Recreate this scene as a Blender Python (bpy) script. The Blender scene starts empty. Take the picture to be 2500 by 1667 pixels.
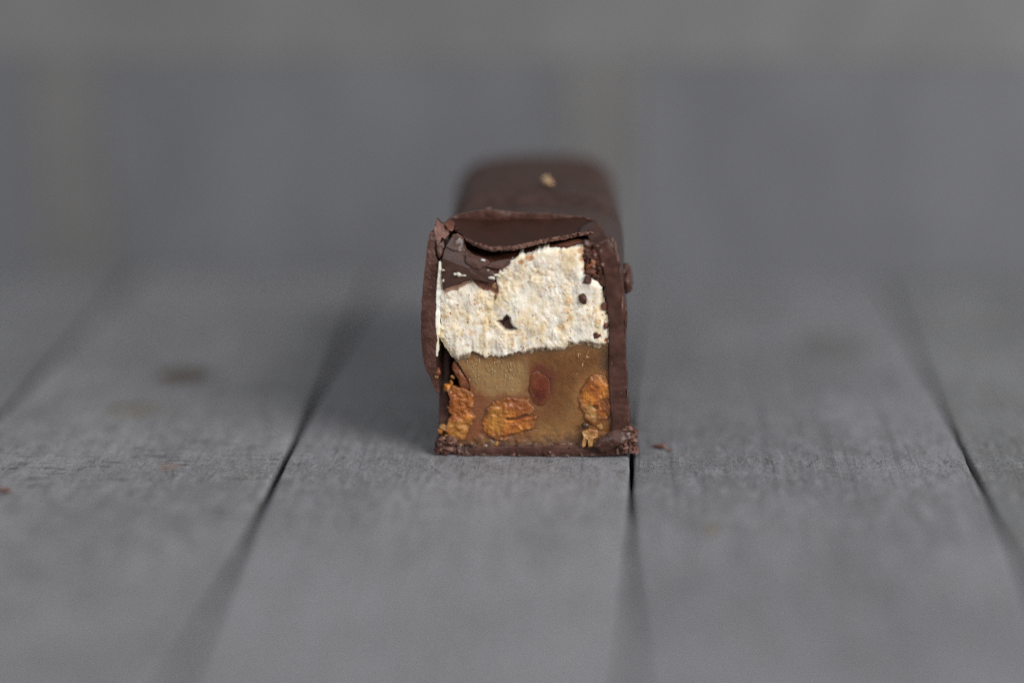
import bpy, math, random
import numpy as np

# ------------------------------------------------------------------ camera, light, exposure
SC = bpy.context.scene
MM = 0.001                                   # everything below is laid out in millimetres
FPX, CXP, CYP = 5460.0, 1250.0, 833.5        # focal length and centre in photograph pixels (2500 wide)
THETA = math.atan(1403.0 / FPX)
PSI = math.atan(293.0 / FPX * math.cos(THETA))
FWD = np.array([-math.sin(PSI) * math.cos(THETA), math.cos(PSI) * math.cos(THETA), -math.sin(THETA)])
RIGHT = np.array([math.cos(PSI), math.sin(PSI), 0.0])
UP = np.array([-math.sin(PSI) * math.sin(THETA), math.cos(PSI) * math.sin(THETA), math.cos(THETA)])
DEPTH = 280.0
CAM = -DEPTH * (FWD + RIGHT * (1300 - CXP) / FPX - UP * (1113 - CYP) / FPX)

cd = bpy.data.cameras.new("camera")
cam = bpy.data.objects.new("camera", cd)
SC.collection.objects.link(cam)
cam.location = tuple(CAM * MM)
cam.rotation_euler = (math.pi / 2 - THETA, 0, PSI)
cd.sensor_width = 36.0
cd.lens = FPX / 2500.0 * 36.0
cd.clip_start, cd.clip_end = 0.005, 20.0
cd.dof.use_dof = True
cd.dof.focus_distance = 0.2768
cd.dof.aperture_fstop = 3.6
SC.camera = cam

W = bpy.data.worlds.new("World")
SC.world = W
W.use_nodes = True
W.node_tree.nodes["Background"].inputs[0].default_value = (0.94, 0.96, 1.0, 1)
W.node_tree.nodes["Background"].inputs[1].default_value = 0.24


def area(name, loc, target, size, power, col):
    l = bpy.data.lights.new(name, 'AREA')
    l.shape = 'RECTANGLE'
    l.size, l.size_y = size[0] * MM, size[1] * MM
    l.energy = power
    l.color = col
    o = bpy.data.objects.new(name, l)
    SC.collection.objects.link(o)
    o.location = tuple(np.array(loc) * MM)
    from mathutils import Vector
    o.rotation_euler = (Vector(target) - Vector(loc)).to_track_quat('-Z', 'Y').to_euler()
    return o


area("window_light", (430, -330, 350), (0, 0, 5), (330, 330), 4.55, (1.0, 0.985, 0.975))
area("room_light", (-250, -500, 700), (0, 60, 0), (700, 500), 2.6, (0.96, 0.98, 1.0))

SC.view_settings.view_transform = 'Standard'
SC.view_settings.look = 'None'
SC.view_settings.exposure = 0.0
SC.view_settings.gamma = 1.0
SC.view_settings.use_curve_mapping = False
SC.render.engine = 'CYCLES'
SC.cycles.use_denoising = False
SC.cycles.max_bounces = 8


# ------------------------------------------------------------------ photograph pixel -> point on a plane
def ray(px, py):
    px, py = np.asarray(px, float), np.asarray(py, float)
    return (FWD + np.multiply.outer((px - CXP) / FPX, RIGHT) - np.multiply.outer((py - CYP) / FPX, UP))


def on_y(px, py, y):
    d = ray(px, py)
    t = (np.asarray(y, float) - CAM[1]) / d[..., 1]
    return CAM + d * t[..., None]


def on_z(px, py, z):
    d = ray(px, py)
    t = (np.asarray(z, float) - CAM[2]) / d[..., 2]
    return CAM + d * t[..., None]


def on_slope(px, py, z0, k):                 # plane z = z0 + k*y
    d = ray(px, py)
    t = (z0 + k * CAM[1] - CAM[2]) / (d[..., 2] - k * d[..., 1])
    return CAM + d * np.asarray(t)[..., None]


def c2p(cx, cy):                             # close-up coordinates (1.913 per photograph pixel)
    return 980 + np.asarray(cx, float) / 1.913, 340 + np.asarray(cy, float) / 1.913


def F(pts, y=0.0):
    a = np.array([p[:2] for p in pts], float)
    ys = np.array([p[2] if len(p) > 2 else y for p in pts], float)
    px, py = c2p(a[:, 0], a[:, 1])
    return on_y(px, py, ys)


# ------------------------------------------------------------------ noise
def _h(ix, iy, iz, seed):
    n = (ix * 374761393 + iy * 668265263 + iz * 2147483647 + seed * 1274126177) & 0xffffffff
    n = ((n ^ (n >> 13)) * 1274126177) & 0xffffffff
    n = ((n ^ (n >> 16)) * 2246822519) & 0xffffffff
    return ((n ^ (n >> 15)) & 0xffff) / 32767.5 - 1.0


def vn(p, seed=0):
    p = np.asarray(p, float) + 1000.0
    i = np.floor(p).astype(np.int64)
    f = p - i
    f = f * f * f * (f * (f * 6 - 15) + 10)
    r = 0
    for dx in (0, 1):
        wx = f[..., 0] if dx else 1 - f[..., 0]
        for dy in (0, 1):
            wy = f[..., 1] if dy else 1 - f[..., 1]
            for dz in (0, 1):
                wz = f[..., 2] if dz else 1 - f[..., 2]
                r = r + wx * wy * wz * _h(i[..., 0] + dx, i[..., 1] + dy, i[..., 2] + dz, seed)
    return r


def fbm(p, freq=1.0, octv=3, seed=0, gain=0.5):
    p = np.asarray(p, float)
    r, a, s = 0, 1.0, 0.0
    for k in range(octv):
        r = r + a * vn(p * freq * 2.03 ** k, seed + 17 * k)
        s += a
        a *= gain
    return r / s


def worley(x, z, freq, seed=0):
    """cellular noise on the face: distance to the nearest crumb centre and that crumb's random value"""
    x, z = x * freq + 500, z * freq + 500
    ix, iz = np.floor(x).astype(np.int64), np.floor(z).astype(np.int64)
    best, val = np.full(x.shape, 9.0), np.zeros(x.shape)
    for dx in (-1, 0, 1):
        for dz in (-1, 0, 1):
            a, b = ix + dx, iz + dz
            jx, jz = _h(a, b, 0 * a, seed) * .5 + .5, _h(a, b, 0 * a + 1, seed) * .5 + .5
            dd = np.hypot(a + jx - x, b + jz - z)
            near_ = dd < best
            best = np.where(near_, dd, best)
            val = np.where(near_, _h(a, b, 0 * a + 2, seed) * .5 + .5, val)
    return best, val


def crag(p, freq, octv=4, seed=0):            # billowy, broken relief 0..1
    r, a, t = 0, 1.0, 0.0
    for k in range(octv):
        r = r + a * (1 - np.abs(vn(np.asarray(p, float) * freq * 2.1 ** k, seed + 13 * k)) * 2)
        t += a
        a *= 0.55
    return r / t


def polymask(G, poly, soft, wob=0.0, seed=0):
    """1 inside an outline traced on the face, falling to 0 over soft mm"""
    P = F(poly)[:, [0, 2]]
    X = G[..., [0, 2]]
    if wob:
        X = X + wob * np.stack([fbm(G, 1.4, 3, seed), fbm(G, 1.4, 3, seed + 1)], -1)
    n = len(P)
    dist = np.full(X.shape[:-1], 99.0)
    ins = np.zeros(X.shape[:-1], bool)
    for i in range(n):
        a, b = P[i], P[(i + 1) % n]
        ab = b - a
        t = np.clip(((X - a) @ ab) / (ab @ ab), 0, 1)
        dist = np.minimum(dist, np.linalg.norm(X - a - t[..., None] * ab, axis=-1))
        c = ((a[1] > X[..., 1]) != (b[1] > X[..., 1]))
        xi = a[0] + (X[..., 1] - a[1]) / (b[1] - a[1] + 1e-9) * (b[0] - a[0])
        ins ^= c & (X[..., 0] < xi)
    return sst(-soft / 2, soft / 2, np.where(ins, dist, -dist))


def sst(a, b, x):
    t = np.clip((np.asarray(x, float) - a) / (b - a), 0, 1)
    return t * t * (3 - 2 * t)


# ------------------------------------------------------------------ materials
def lin(r, g, b):
    f = lambda c: (c / 255) / 12.92 if c <= 10.3 else (((c / 255) + 0.055) / 1.055) ** 2.4
    return (f(r), f(g), f(b), 1.0)


class Mat:
    def __init__(s, name, rough=0.5):
        s.m = bpy.data.materials.new(name)
        s.m.use_nodes = True
        s.nt = s.m.node_tree
        s.b = s.nt.nodes["Principled BSDF"]
        s.b.inputs["Roughness"].default_value = rough
        s.tc = s.nt.nodes.new("ShaderNodeTexCoord")

    def node(s, kind, **kw):
        n = s.nt.nodes.new(kind)
        for k, v in kw.items():
            setattr(n, k, v)
        return n

    def link(s, a, b):
        s.nt.links.new(a, b)

    def coords(s, sc=(1, 1, 1), loc=(0, 0, 0)):
        m = s.node("ShaderNodeMapping")
        m.inputs["Scale"].default_value = tuple(1000.0 * v for v in sc)   # texture space in mm
        m.inputs["Location"].default_value = loc
        s.link(s.tc.outputs["Object"], m.inputs["Vector"])
        return m.outputs[0]

    def noise(s, freq=1.0, detail=3, rough=0.55, sc=(1, 1, 1), loc=(0, 0, 0), dist=0.0):
        n = s.node("ShaderNodeTexNoise")
        n.inputs["Scale"].default_value = freq
        n.inputs["Detail"].default_value = detail
        n.inputs["Roughness"].default_value = rough
        n.inputs["Distortion"].default_value = dist
        s.link(s.coords(sc, loc), n.inputs["Vector"])
        return n.outputs["Fac"]

    def ramp(s, fac, lo, hi, a=0.0, b=1.0):
        r = s.node("ShaderNodeMapRange")
        r.interpolation_type = 'SMOOTHSTEP'
        for k, v in (("From Min", lo), ("From Max", hi), ("To Min", a), ("To Max", b)):
            r.inputs[k].default_value = v
        s.link(fac, r.inputs["Value"])
        return r.outputs[0]

    def math(s, op, a, b):
        n = s.node("ShaderNodeMath", operation=op)
        for k, v in ((0, a), (1, b)):
            if isinstance(v, (int, float)):
                n.inputs[k].default_value = v
            else:
                s.link(v, n.inputs[k])
        return n.outputs[0]

    def mix(s, fac, a, b, mode='MIX'):
        n = s.node("ShaderNodeMix", data_type='RGBA', blend_type=mode)
        for sock, v in ((n.inputs[0], fac), (n.inputs[6], a), (n.inputs[7], b)):
            if isinstance(v, (int, float, tuple)):
                sock.default_value = v
            else:
                s.link(v, sock)
        return n.outputs[2]

    def bump(s, h, dist_mm, strength=1.0, prev=None):
        n = s.node("ShaderNodeBump")
        n.inputs["Strength"].default_value = strength
        n.inputs["Distance"].default_value = dist_mm * MM
        s.link(h, n.inputs["Height"])
        if prev is not None:
            s.link(prev, n.inputs["Normal"])
        return n.outputs[0]

    def done(s, col=None, nrm=None, rough=None):
        if col is not None:
            if isinstance(col, tuple):
                s.b.inputs["Base Color"].default_value = col
            else:
                s.link(col, s.b.inputs["Base Color"])
        if nrm is not None:
            s.link(nrm, s.b.inputs["Normal"])
        if rough is not None:
            s.link(rough, s.b.inputs["Roughness"])
        return s.m

    def sss(s, w, rad, scale):
        s.b.inputs["Subsurface Weight"].default_value = w
        s.b.inputs["Subsurface Radius"].default_value = rad
        s.b.inputs["Subsurface Scale"].default_value = scale * MM


def chocolate(name, c1, c2, rough, bump, fine=6.0, spec=0.5, pale=None, palefrac=0.62):
    m = Mat(name, rough)
    m.b.inputs["Specular IOR Level"].default_value = spec
    n1 = m.noise(0.55, 4)
    col = m.mix(m.ramp(n1, 0.35, 0.68), c1, c2)
    n2 = m.noise(fine, 4, 0.65)
    if pale:
        col = m.mix(m.ramp(n2, palefrac, palefrac + 0.1), col, pale)
    nr = m.bump(n2, bump, 0.8)
    nr = m.bump(m.noise(0.7, 3), bump * 2.0, 0.5, nr)
    return m.done(col, nr, m.ramp(n1, 0.3, 0.7, rough - 0.07, rough + 0.1))


M = {}
M['choc'] = chocolate("milk_chocolate", lin(52, 35, 30), lin(64, 44, 38), 0.3, 0.01, spec=0.6)
M['choc_plate'] = chocolate("smooth_chocolate", lin(48, 27, 20), lin(55, 32, 25), 0.36, 0.008, spec=0.22)
M['choc_shard'] = chocolate("shard_chocolate", lin(66, 44, 37), lin(76, 52, 44), 0.32, 0.01, spec=0.4)
M['choc_cut'] = chocolate("cut_chocolate", lin(66, 41, 34), lin(86, 57, 48), 0.36, 0.016, 3.5, 0.35,
                          lin(140, 108, 96), 0.68)
M['choc_pale'] = chocolate("broken_chocolate", lin(108, 76, 67), lin(134, 100, 88), 0.62, 0.09, 4.0, 0.3,
                           lin(172, 142, 128), 0.62)
M['skin'] = chocolate("inner_chocolate", lin(72, 40, 30), lin(104, 62, 46), 0.5, 0.06, 4.0, 0.4, lin(150, 100, 60), 0.66)


def nougat_mat():
    m = Mat("nougat", 0.62)
    m.b.inputs["Specular IOR Level"].default_value = 0.35
    n1 = m.noise(0.3, 5, 0.65, (1, 1, 0.7))
    col = m.mix(m.ramp(n1, 0.42, 0.62), lin(240, 232, 217), lin(232, 214, 180))
    n2 = m.noise(1.5, 3, 0.6, (1, 1, 0.75), (7, 3, 1))
    col = m.mix(m.ramp(n2, 0.62, 0.74, 0, 0.6), col, lin(212, 178, 128))
    n3 = m.noise(2.6, 2, 0.5, (1, 1, 0.8), (1, 9, 4))
    col = m.mix(m.ramp(n3, 0.685, 0.74, 0, 0.85), col, lin(170, 98, 62))
    n4 = m.noise(6.5, 2, 0.6)
    col = m.mix(m.ramp(n4, 0.64, 0.74, 0, 0.5), col, lin(170, 146, 126))
    at = m.node("ShaderNodeAttribute", attribute_name="tint")
    col = m.mix(at.outputs["Alpha"], col, at.outputs["Color"])
    m.m["tinted"] = 1
    m.sss(0.85, (1.0, 0.8, 0.6), 0.6)
    nr = m.bump(m.noise(8.0, 3, 0.6), 0.04, 0.5)
    return m.done(col, nr)


def caramel_mat():
    m = Mat("caramel", 0.3)
    n1 = m.noise(0.22, 3, 0.5, (1, 1, 0.6))
    col = m.mix(m.ramp(n1, 0.36, 0.66), lin(146, 104, 58), lin(132, 84, 36))
    n2 = m.noise(0.9, 3, 0.55, (1, 1, 0.8), (4, 4, 4))
    col = m.mix(m.ramp(n2, 0.45, 0.75, 0, 0.3), col, lin(162, 128, 80))
    at = m.node("ShaderNodeAttribute", attribute_name="tint")
    col = m.mix(at.outputs["Alpha"], col, at.outputs["Color"])
    m.m["tinted"] = 1
    m.sss(0.85, (1.0, 0.6, 0.28), 1.5)
    m.b.inputs["Coat Weight"].default_value = 0.6
    m.b.inputs["Coat Roughness"].default_value = 0.1
    nr = m.bump(m.noise(1.3, 2, 0.5, (1, 1, 0.5)), 0.06, 0.4)
    wet = m.bump(m.noise(4.5, 3, 0.6, (1, 1, 0.8)), 0.09, 0.9)           # wet, dragged surface
    m.link(wet, m.b.inputs["Coat Normal"])
    return m.done(col, nr, m.ramp(m.noise(2.2, 3), 0.35, 0.7, 0.2, 0.45))


def nut_mat(name, c1, c2, c3):
    m = Mat(name, 0.36)
    col = m.mix(m.ramp(m.noise(0.5, 4), 0.36, 0.64), c1, c2)
    col = m.mix(m.ramp(m.noise(0.3, 3, 0.6, (1, 1, 1), (3, 5, 8)), 0.47, 0.62, 0, 0.85), col, c3)
    col = m.mix(m.ramp(m.noise(2.4, 4, 0.65), 0.52, 0.7), col, c3)
    at = m.node("ShaderNodeAttribute", attribute_name="tint")
    col = m.mix(at.outputs["Alpha"], col, at.outputs["Color"])
    m.m["tinted"] = 1
    m.sss(0.5, (1.0, 0.5, 0.2), 0.6)
    nr = m.bump(m.noise(3.2, 5, 0.7), 0.10, 0.7)
    return m.done(col, nr, m.ramp(m.noise(1.5, 3), 0.35, 0.7, 0.2, 0.45))


M['nougat'] = nougat_mat()
M['caramel'] = caramel_mat()
M['nut'] = nut_mat("peanut", lin(186, 116, 46), lin(200, 132, 58), lin(152, 84, 38))
M['nut_skin'] = nut_mat("peanut_skin", lin(118, 68, 42), lin(140, 82, 46), lin(94, 52, 36))
M['tan'] = nut_mat("tan_crumb", lin(196, 164, 124), lin(206, 176, 140), lin(170, 130, 90))
M['nut_dark'] = nut_mat("peanut_in_caramel", lin(112, 50, 30), lin(132, 66, 40), lin(84, 32, 20))
M['nut_pale'] = nut_mat("pale_peanut", lin(166, 120, 64), lin(176, 136, 86), lin(140, 90, 46))
mb = Mat("caramel_glint", 0.12)  # pale, shiny colour of the slivers added as glints
M['glint'] = mb.done(lin(176, 142, 98))
mb = Mat("caramel_bead", 0.08)
M['bead'] = mb.done(lin(70, 50, 34))


def wood(name, tone, seed, cross=0.0, lines=0.5, spots=()):
    """painted, weathered grey plank; grain runs along y"""
    m = Mat(name, 0.72)
    m.b.inputs["Specular IOR Level"].default_value = 0.3
    off = (seed * 13.7, seed * 5.1, seed * 3.3)
    t = lambda k: (tone[0] * k, tone[1] * k, tone[2] * k * 1.02, 1)
    big = m.noise(0.06, 3, 0.5, (1, 0.6, 1), off)
    col = m.mix(m.ramp(big, 0.32, 0.68), t(0.84), t(1.12))
    mid = m.noise(0.5, 4, 0.6, (1, 0.35, 1), off)
    col = m.mix(m.ramp(mid, 0.5, 0.72, 0, 0.8), col, (tone[0] * 0.74, tone[1] * 0.72, tone[2] * 0.66, 1))
    mot = m.noise(0.9, 4, 0.65, (1, 0.3, 1), (off[1], off[2], off[0]))
    col = m.mix(m.ramp(mot, 0.5, 0.68, 0, 0.6), col, t(0.66))
    col = m.mix(m.ramp(mot, 0.34, 0.48, 0.6, 0), col, t(1.34))
    fine = m.noise(2.6, 5, 0.75, (1, 0.42, 1), off)
    col = m.mix(m.ramp(fine, 0.5, 0.70, 0, 0.75), col, t(0.45))
    col = m.mix(m.ramp(fine, 0.30, 0.47, 0.65, 0.0), col, t(1.55))
    pit = m.noise(0.85, 5, 0.7, (1, 0.3, 1), (off[2], off[0], off[1]), 0.6)
    pits = m.ramp(pit, 0.60, 0.68)
    col = m.mix(m.math('MULTIPLY', pits, 0.55), col, t(0.42))
    ln = m.noise(1.0, 4, 0.7, (1, 0.022, 1), off, 0.15)
    col = m.mix(m.ramp(ln, 0.56, 0.66, 0, lines * 0.7), col, t(0.55))
    col = m.mix(m.ramp(ln, 0.30, 0.42, lines * 0.8, 0.0), col, t(1.4))
    h = m.math('ADD', m.math('SUBTRACT', m.math('MULTIPLY', fine, -0.7), m.math('MULTIPLY', pits, 0.4)), m.math('MULTIPLY', m.ramp(ln, 0.56, 0.66), -0.5 * lines))
    if cross:
        cr = m.noise(1.3, 4, 0.65, (0.16, 1, 1), off, 0.4)
        brk = m.ramp(m.noise(0.25, 3, 0.5, (1, 1, 1), (off[1], off[0], 0)), 0.4, 0.6)
        k = m.math('MULTIPLY', m.ramp(cr, 0.54, 0.68), brk)
        col = m.mix(m.math('MULTIPLY', k, cross), col, t(0.42))
        h = m.math('ADD', h, m.math('MULTIPLY', k, -0.8 * cross))
    for (x, y, rx, ry, c, a) in spots:                       # stains with their own shape
        mp = m.node("ShaderNodeMapping")
        mp.inputs["Scale"].default_value = (1000.0 / rx, 1000.0 / ry, 0)
        mp.inputs["Location"].default_value = (-x / rx, -y / ry, 0)
        m.link(m.tc.outputs["Object"], mp.inputs["Vector"])
        ln_ = m.node("ShaderNodeVectorMath", operation='LENGTH')
        m.link(mp.outputs[0], ln_.inputs[0])
        d = m.math('ADD', ln_.outputs["Value"], m.math('MULTIPLY', m.math('SUBTRACT', mid, 0.5), 1.5))
        col = m.mix(m.ramp(d, 0.45, 1.05, a, 0.0), col, c)
    nr = m.bump(h, 0.3, 0.8)
    nr = m.bump(m.noise(11.0, 2, 0.6, (1, 0.7, 1), off), 0.05, 0.5, nr)
    return m.done(col, nr)


mb = Mat("dark_underside", 0.9)
M['under'] = mb.done(lin(38, 35, 32))


# ------------------------------------------------------------------ mesh helpers
def link_mesh(name, V, faces, mats, midx=None, parent=None, smooth=True, tint=None):
    me = bpy.data.meshes.new(name)
    me.from_pydata([tuple(v) for v in (np.asarray(V) * MM).tolist()], [], faces)
    for m in (mats if isinstance(mats, (list, tuple)) else [mats]):
        me.materials.append(m)
    if midx is not None:
        me.polygons.foreach_set("material_index", np.asarray(midx, dtype=np.int32))
    if smooth:
        me.polygons.foreach_set("use_smooth", np.ones(len(me.polygons), dtype=bool))
    mm = mats if isinstance(mats, (list, tuple)) else [mats]
    if tint is None and any(m.get("tinted") for m in mm):
        tint = np.zeros((len(V), 4))
    if tint is not None:
        at = me.color_attributes.new("tint", 'FLOAT_COLOR', 'POINT')
        at.data.foreach_set("color", np.asarray(tint, dtype=np.float32).ravel())
    me.update()
    o = bpy.data.objects.new(name, me)
    SC.collection.objects.link(o)
    if parent is not None:
        o.parent = parent
    return o


def tag(o, label=None, cat=None, group=None, kind=None):
    for k, v in (("label", label), ("category", cat), ("group", group), ("kind", kind)):
        if v:
            o[k] = v
    return o


def resample(P, n, closed=False, curve=True):
    P = np.asarray(P, float)
    if closed:
        P = np.vstack([P, P[:1]])
    if curve and len(P) > 2:
        Q = []
        m = len(P)
        for i in range(m - 1):
            if closed:
                a, d = P[(i - 1) % (m - 1)], P[(i + 2) % (m - 1)]
            else:
                a, d = P[max(i - 1, 0)], P[min(i + 2, m - 1)]
            b, c = P[i], P[i + 1]
            for t in np.linspace(0, 1, 8, endpoint=False):
                Q.append(0.5 * ((2 * b) + (c - a) * t + (2 * a - 5 * b + 4 * c - d) * t * t + (3 * b - a - 3 * c + d) * t ** 3))
        Q.append(P[-1])
        P = np.array(Q)
    s = np.r_[0, np.cumsum(np.linalg.norm(np.diff(P, axis=0), axis=1))]
    u = np.linspace(0, s[-1], n + 1)[:-1] if closed else np.linspace(0, s[-1], n)
    return np.stack([np.interp(u, s, P[:, k]) for k in range(P.shape[1])], 1)


def coons(top, bottom, left, right, nu, nv, curve=True):
    """top/bottom run left->right, left/right run top->bottom; 3-D points in, (nv,nu,3) out"""
    T, B = resample(top, nu, curve=curve), resample(bottom, nu, curve=curve)
    L, R = resample(left, nv, curve=curve), resample(right, nv, curve=curve)
    u = np.linspace(0, 1, nu)[None, :, None]
    v = np.linspace(0, 1, nv)[:, None, None]
    return ((1 - v) * T[None] + v * B[None] + (1 - u) * L[:, None] + u * R[:, None]
            - ((1 - u) * (1 - v) * T[0] + u * (1 - v) * T[-1] + (1 - u) * v * B[0] + u * v * B[-1]))


def patch(name, G, back, mats, parent, rimdiv=4, rough=0.0, freq=3.0, capgrid=False, tint=None, taper=0.0, seed=3):
    """closed solid: front grid G, walls along the vector back, cap"""
    nv, nu, _ = G.shape
    V = G.reshape(-1, 3)
    idx = np.arange(nu * nv).reshape(nv, nu)
    q = np.stack([idx[:-1, :-1], idx[1:, :-1], idx[1:, 1:], idx[:-1, 1:]], -1).reshape(-1, 4)
    ring = np.r_[idx[0, :], idx[1:, -1], idx[-1, -2::-1], idx[-2:0:-1, 0]]
    n = len(ring)
    Vs, faces, mi = [V], q.tolist(), [0] * len(q)
    base = G.reshape(-1, 3)[ring]
    cen = base.mean(0)
    prev, cnt = ring, len(V)
    back = np.asarray(back, float)
    for k in range(1, rimdiv + 1):
        t = k / rimdiv
        P = base + back * t + (cen - base) * taper * t
        if rough and k < rimdiv:
            P = P + rough * np.stack([fbm(P, freq, 2, seed + j) for j in range(3)], -1)
        cur = np.arange(cnt, cnt + n)
        cnt += n
        Vs.append(P)
        for i in range(n):
            j = (i + 1) % n
            faces.append((int(prev[i]), int(prev[j]), int(cur[j]), int(cur[i])))
        mi += [1 if isinstance(mats, (list, tuple)) and len(mats) > 1 else 0] * n
        prev = cur
    if capgrid:
        inner = idx[1:-1, 1:-1]
        mp = -np.ones(nu * nv, int)
        mp[ring] = prev
        mp[inner.ravel()] = np.arange(cnt, cnt + inner.size)
        Vs.append(V[inner.ravel()] + back)
        cnt += inner.size
        for a in q:
            faces.append(tuple(int(mp[x]) for x in a[::-1]))
            mi.append(0)
    else:
        Vs.append((prev_c := (Vs[-1].mean(0)))[None])
        for i in range(n):
            faces.append((int(prev[i]), int(prev[(i + 1) % n]), cnt))
            mi.append(0)
        cnt += 1
    A = np.vstack(Vs)
    if tint is not None:
        tt = np.zeros((len(A), 4))
        tt[:nu * nv] = tint.reshape(-1, 4)
        tint = tt
    return link_mesh(name, A, faces, mats, mi, parent, tint=tint)


def blob(name, pts, mats, parent, y=0.0, dome=0.5, thick=1.0, n=90, rings=14, amp=0.06, freq=2.0, jit=0.08, jf=2.0,
         seed=1, power=0.5, shrink=0.1, dispf=None, center=None, curve=True, back=None, world=None, cr=0.0, crf=1.2, tintf=None):
    """a piece whose outline is traced (x, y in close-up units, optional depth); domed towards the viewer, with a body behind"""
    B = resample(world if world is not None else F(pts, y), n, True, curve)
    c = B.mean(0) if center is None else F([center], y)[0]
    d = B - c
    ln = np.linalg.norm(d, axis=1, keepdims=True) + 1e-6
    B = B + d / ln * (jit * fbm(B, jf, 3, seed))[:, None]
    V, faces, mi = [c[None]], [], []
    for k in range(1, rings + 1):
        r = k / rings
        V.append(c + (B - c) * r)
    V = np.vstack(V)
    rr = np.r_[0, np.repeat(np.arange(1, rings + 1) / rings, n)]
    disp = dome * np.clip(1 - rr ** 2, 0, 1) ** power + amp * fbm(V, freq, 4, seed + 5)
    if cr:
        disp = disp + cr * (crag(V, crf, 4, seed + 70) - 0.4)
    if dispf is not None:
        disp = disp + dispf(V)
    V[:, 1] -= disp
    bk = np.array([0, thick, 0]) if back is None else np.asarray(back, float)
    for i in range(n):
        faces.append((0, 1 + i, 1 + (i + 1) % n))
    for k in range(rings - 1):
        a, b = 1 + k * n, 1 + (k + 1) * n
        for i in range(n):
            j = (i + 1) % n
            faces.append((a + i, b + i, b + j, a + j))
    mi += [0] * len(faces)
    prev, cnt, Vs = 1 + (rings - 1) * n, len(V), [V]
    base = V[prev:prev + n]
    for k in range(1, 5):
        t = k / 4
        P = base + bk * t + (c - base) * shrink * t
        P = P + 0.3 * amp * np.stack([fbm(P, freq * 2, 2, seed + 30 + j) for j in range(3)], -1)
        Vs.append(P)
        for i in range(n):
            j = (i + 1) % n
            faces.append((prev + i, cnt + i, cnt + j, prev + j))
        mi += [1 if isinstance(mats, (list, tuple)) and len(mats) > 1 else 0] * n
        prev = cnt
        cnt += n
    Vs.append((c + bk)[None])
    for i in range(n):
        faces.append((cnt, prev + (i + 1) % n, prev + i))
    mi += [0] * n
    A = np.vstack(Vs)
    tn = None
    if tintf is not None:
        tn = tintf(A, np.r_[rr, np.ones(len(A) - len(rr))])
    return link_mesh(name, A, faces, mats, mi, parent, tint=tn)


_ico = {}


def ico(sub):
    if sub not in _ico:
        import bmesh
        bm = bmesh.new()
        bmesh.ops.create_icosphere(bm, subdivisions=sub, radius=1.0)
        bm.verts.ensure_lookup_table()
        _ico[sub] = (np.array([v.co[:] for v in bm.verts]), [tuple(v.index for v in f.verts) for f in bm.faces])
        bm.free()
    return _ico[sub]


def lump(name, c, r, mat, parent=None, seed=0, sub=3, amp=0.35, freq=1.3, smooth=True, ground=False, cuts=7):
    P, fc = ico(sub)
    k = 1 + amp * fbm(P + seed * 3.1, freq, 3, seed) + 0.5 * amp * np.abs(fbm(P + seed, freq * 2.5, 2, seed + 9))
    P = P * k[:, None]
    rg = np.random.default_rng(seed * 7 + 1)
    for _ in range(cuts):
        nrm = rg.normal(size=3)
        nrm /= np.linalg.norm(nrm)
        P = P - nrm * np.maximum(P @ nrm - rg.uniform(0.35, 0.85), 0)[:, None]
    V = P * np.asarray(r, float)
    if ground:
        V[:, 2] -= V[:, 2].min()
        c = (c[0], c[1], 0.0 if ground is True else ground)
    o = link_mesh(name, V, fc, mat, None, parent, smooth)
    o.location = tuple(np.asarray(c, float) * MM)
    return o


# ------------------------------------------------------------------ the table of planks
G_A = on_z(699, 1113, 0)[0]
G_B = on_z(1541, 1113, 0)[0]
G_C = on_z(2361, 1113, 0)[0]
G_D = on_z(-107, 1113, 0)[0]
WALL_Y = 101.0
Y0, Y1 = -135.0, 150.0
base_v = [(-205, Y0, -20), (185, Y0, -20), (185, Y1, -20), (-205, Y1, -20),
          (-205, Y0, -14.2), (185, Y0, -14.2), (185, Y1, -14.2), (-205, Y1, -14.2)]
box_f = [(0, 3, 2, 1), (4, 5, 6, 7), (0, 1, 5, 4), (1, 2, 6, 5), (2, 3, 7, 6), (3, 0, 4, 7)]
table = tag(link_mesh("table_top", np.array(base_v), box_f, M['under'], smooth=False), kind="structure",
            label="table top of narrow weathered grey planks with dark gaps")


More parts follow.
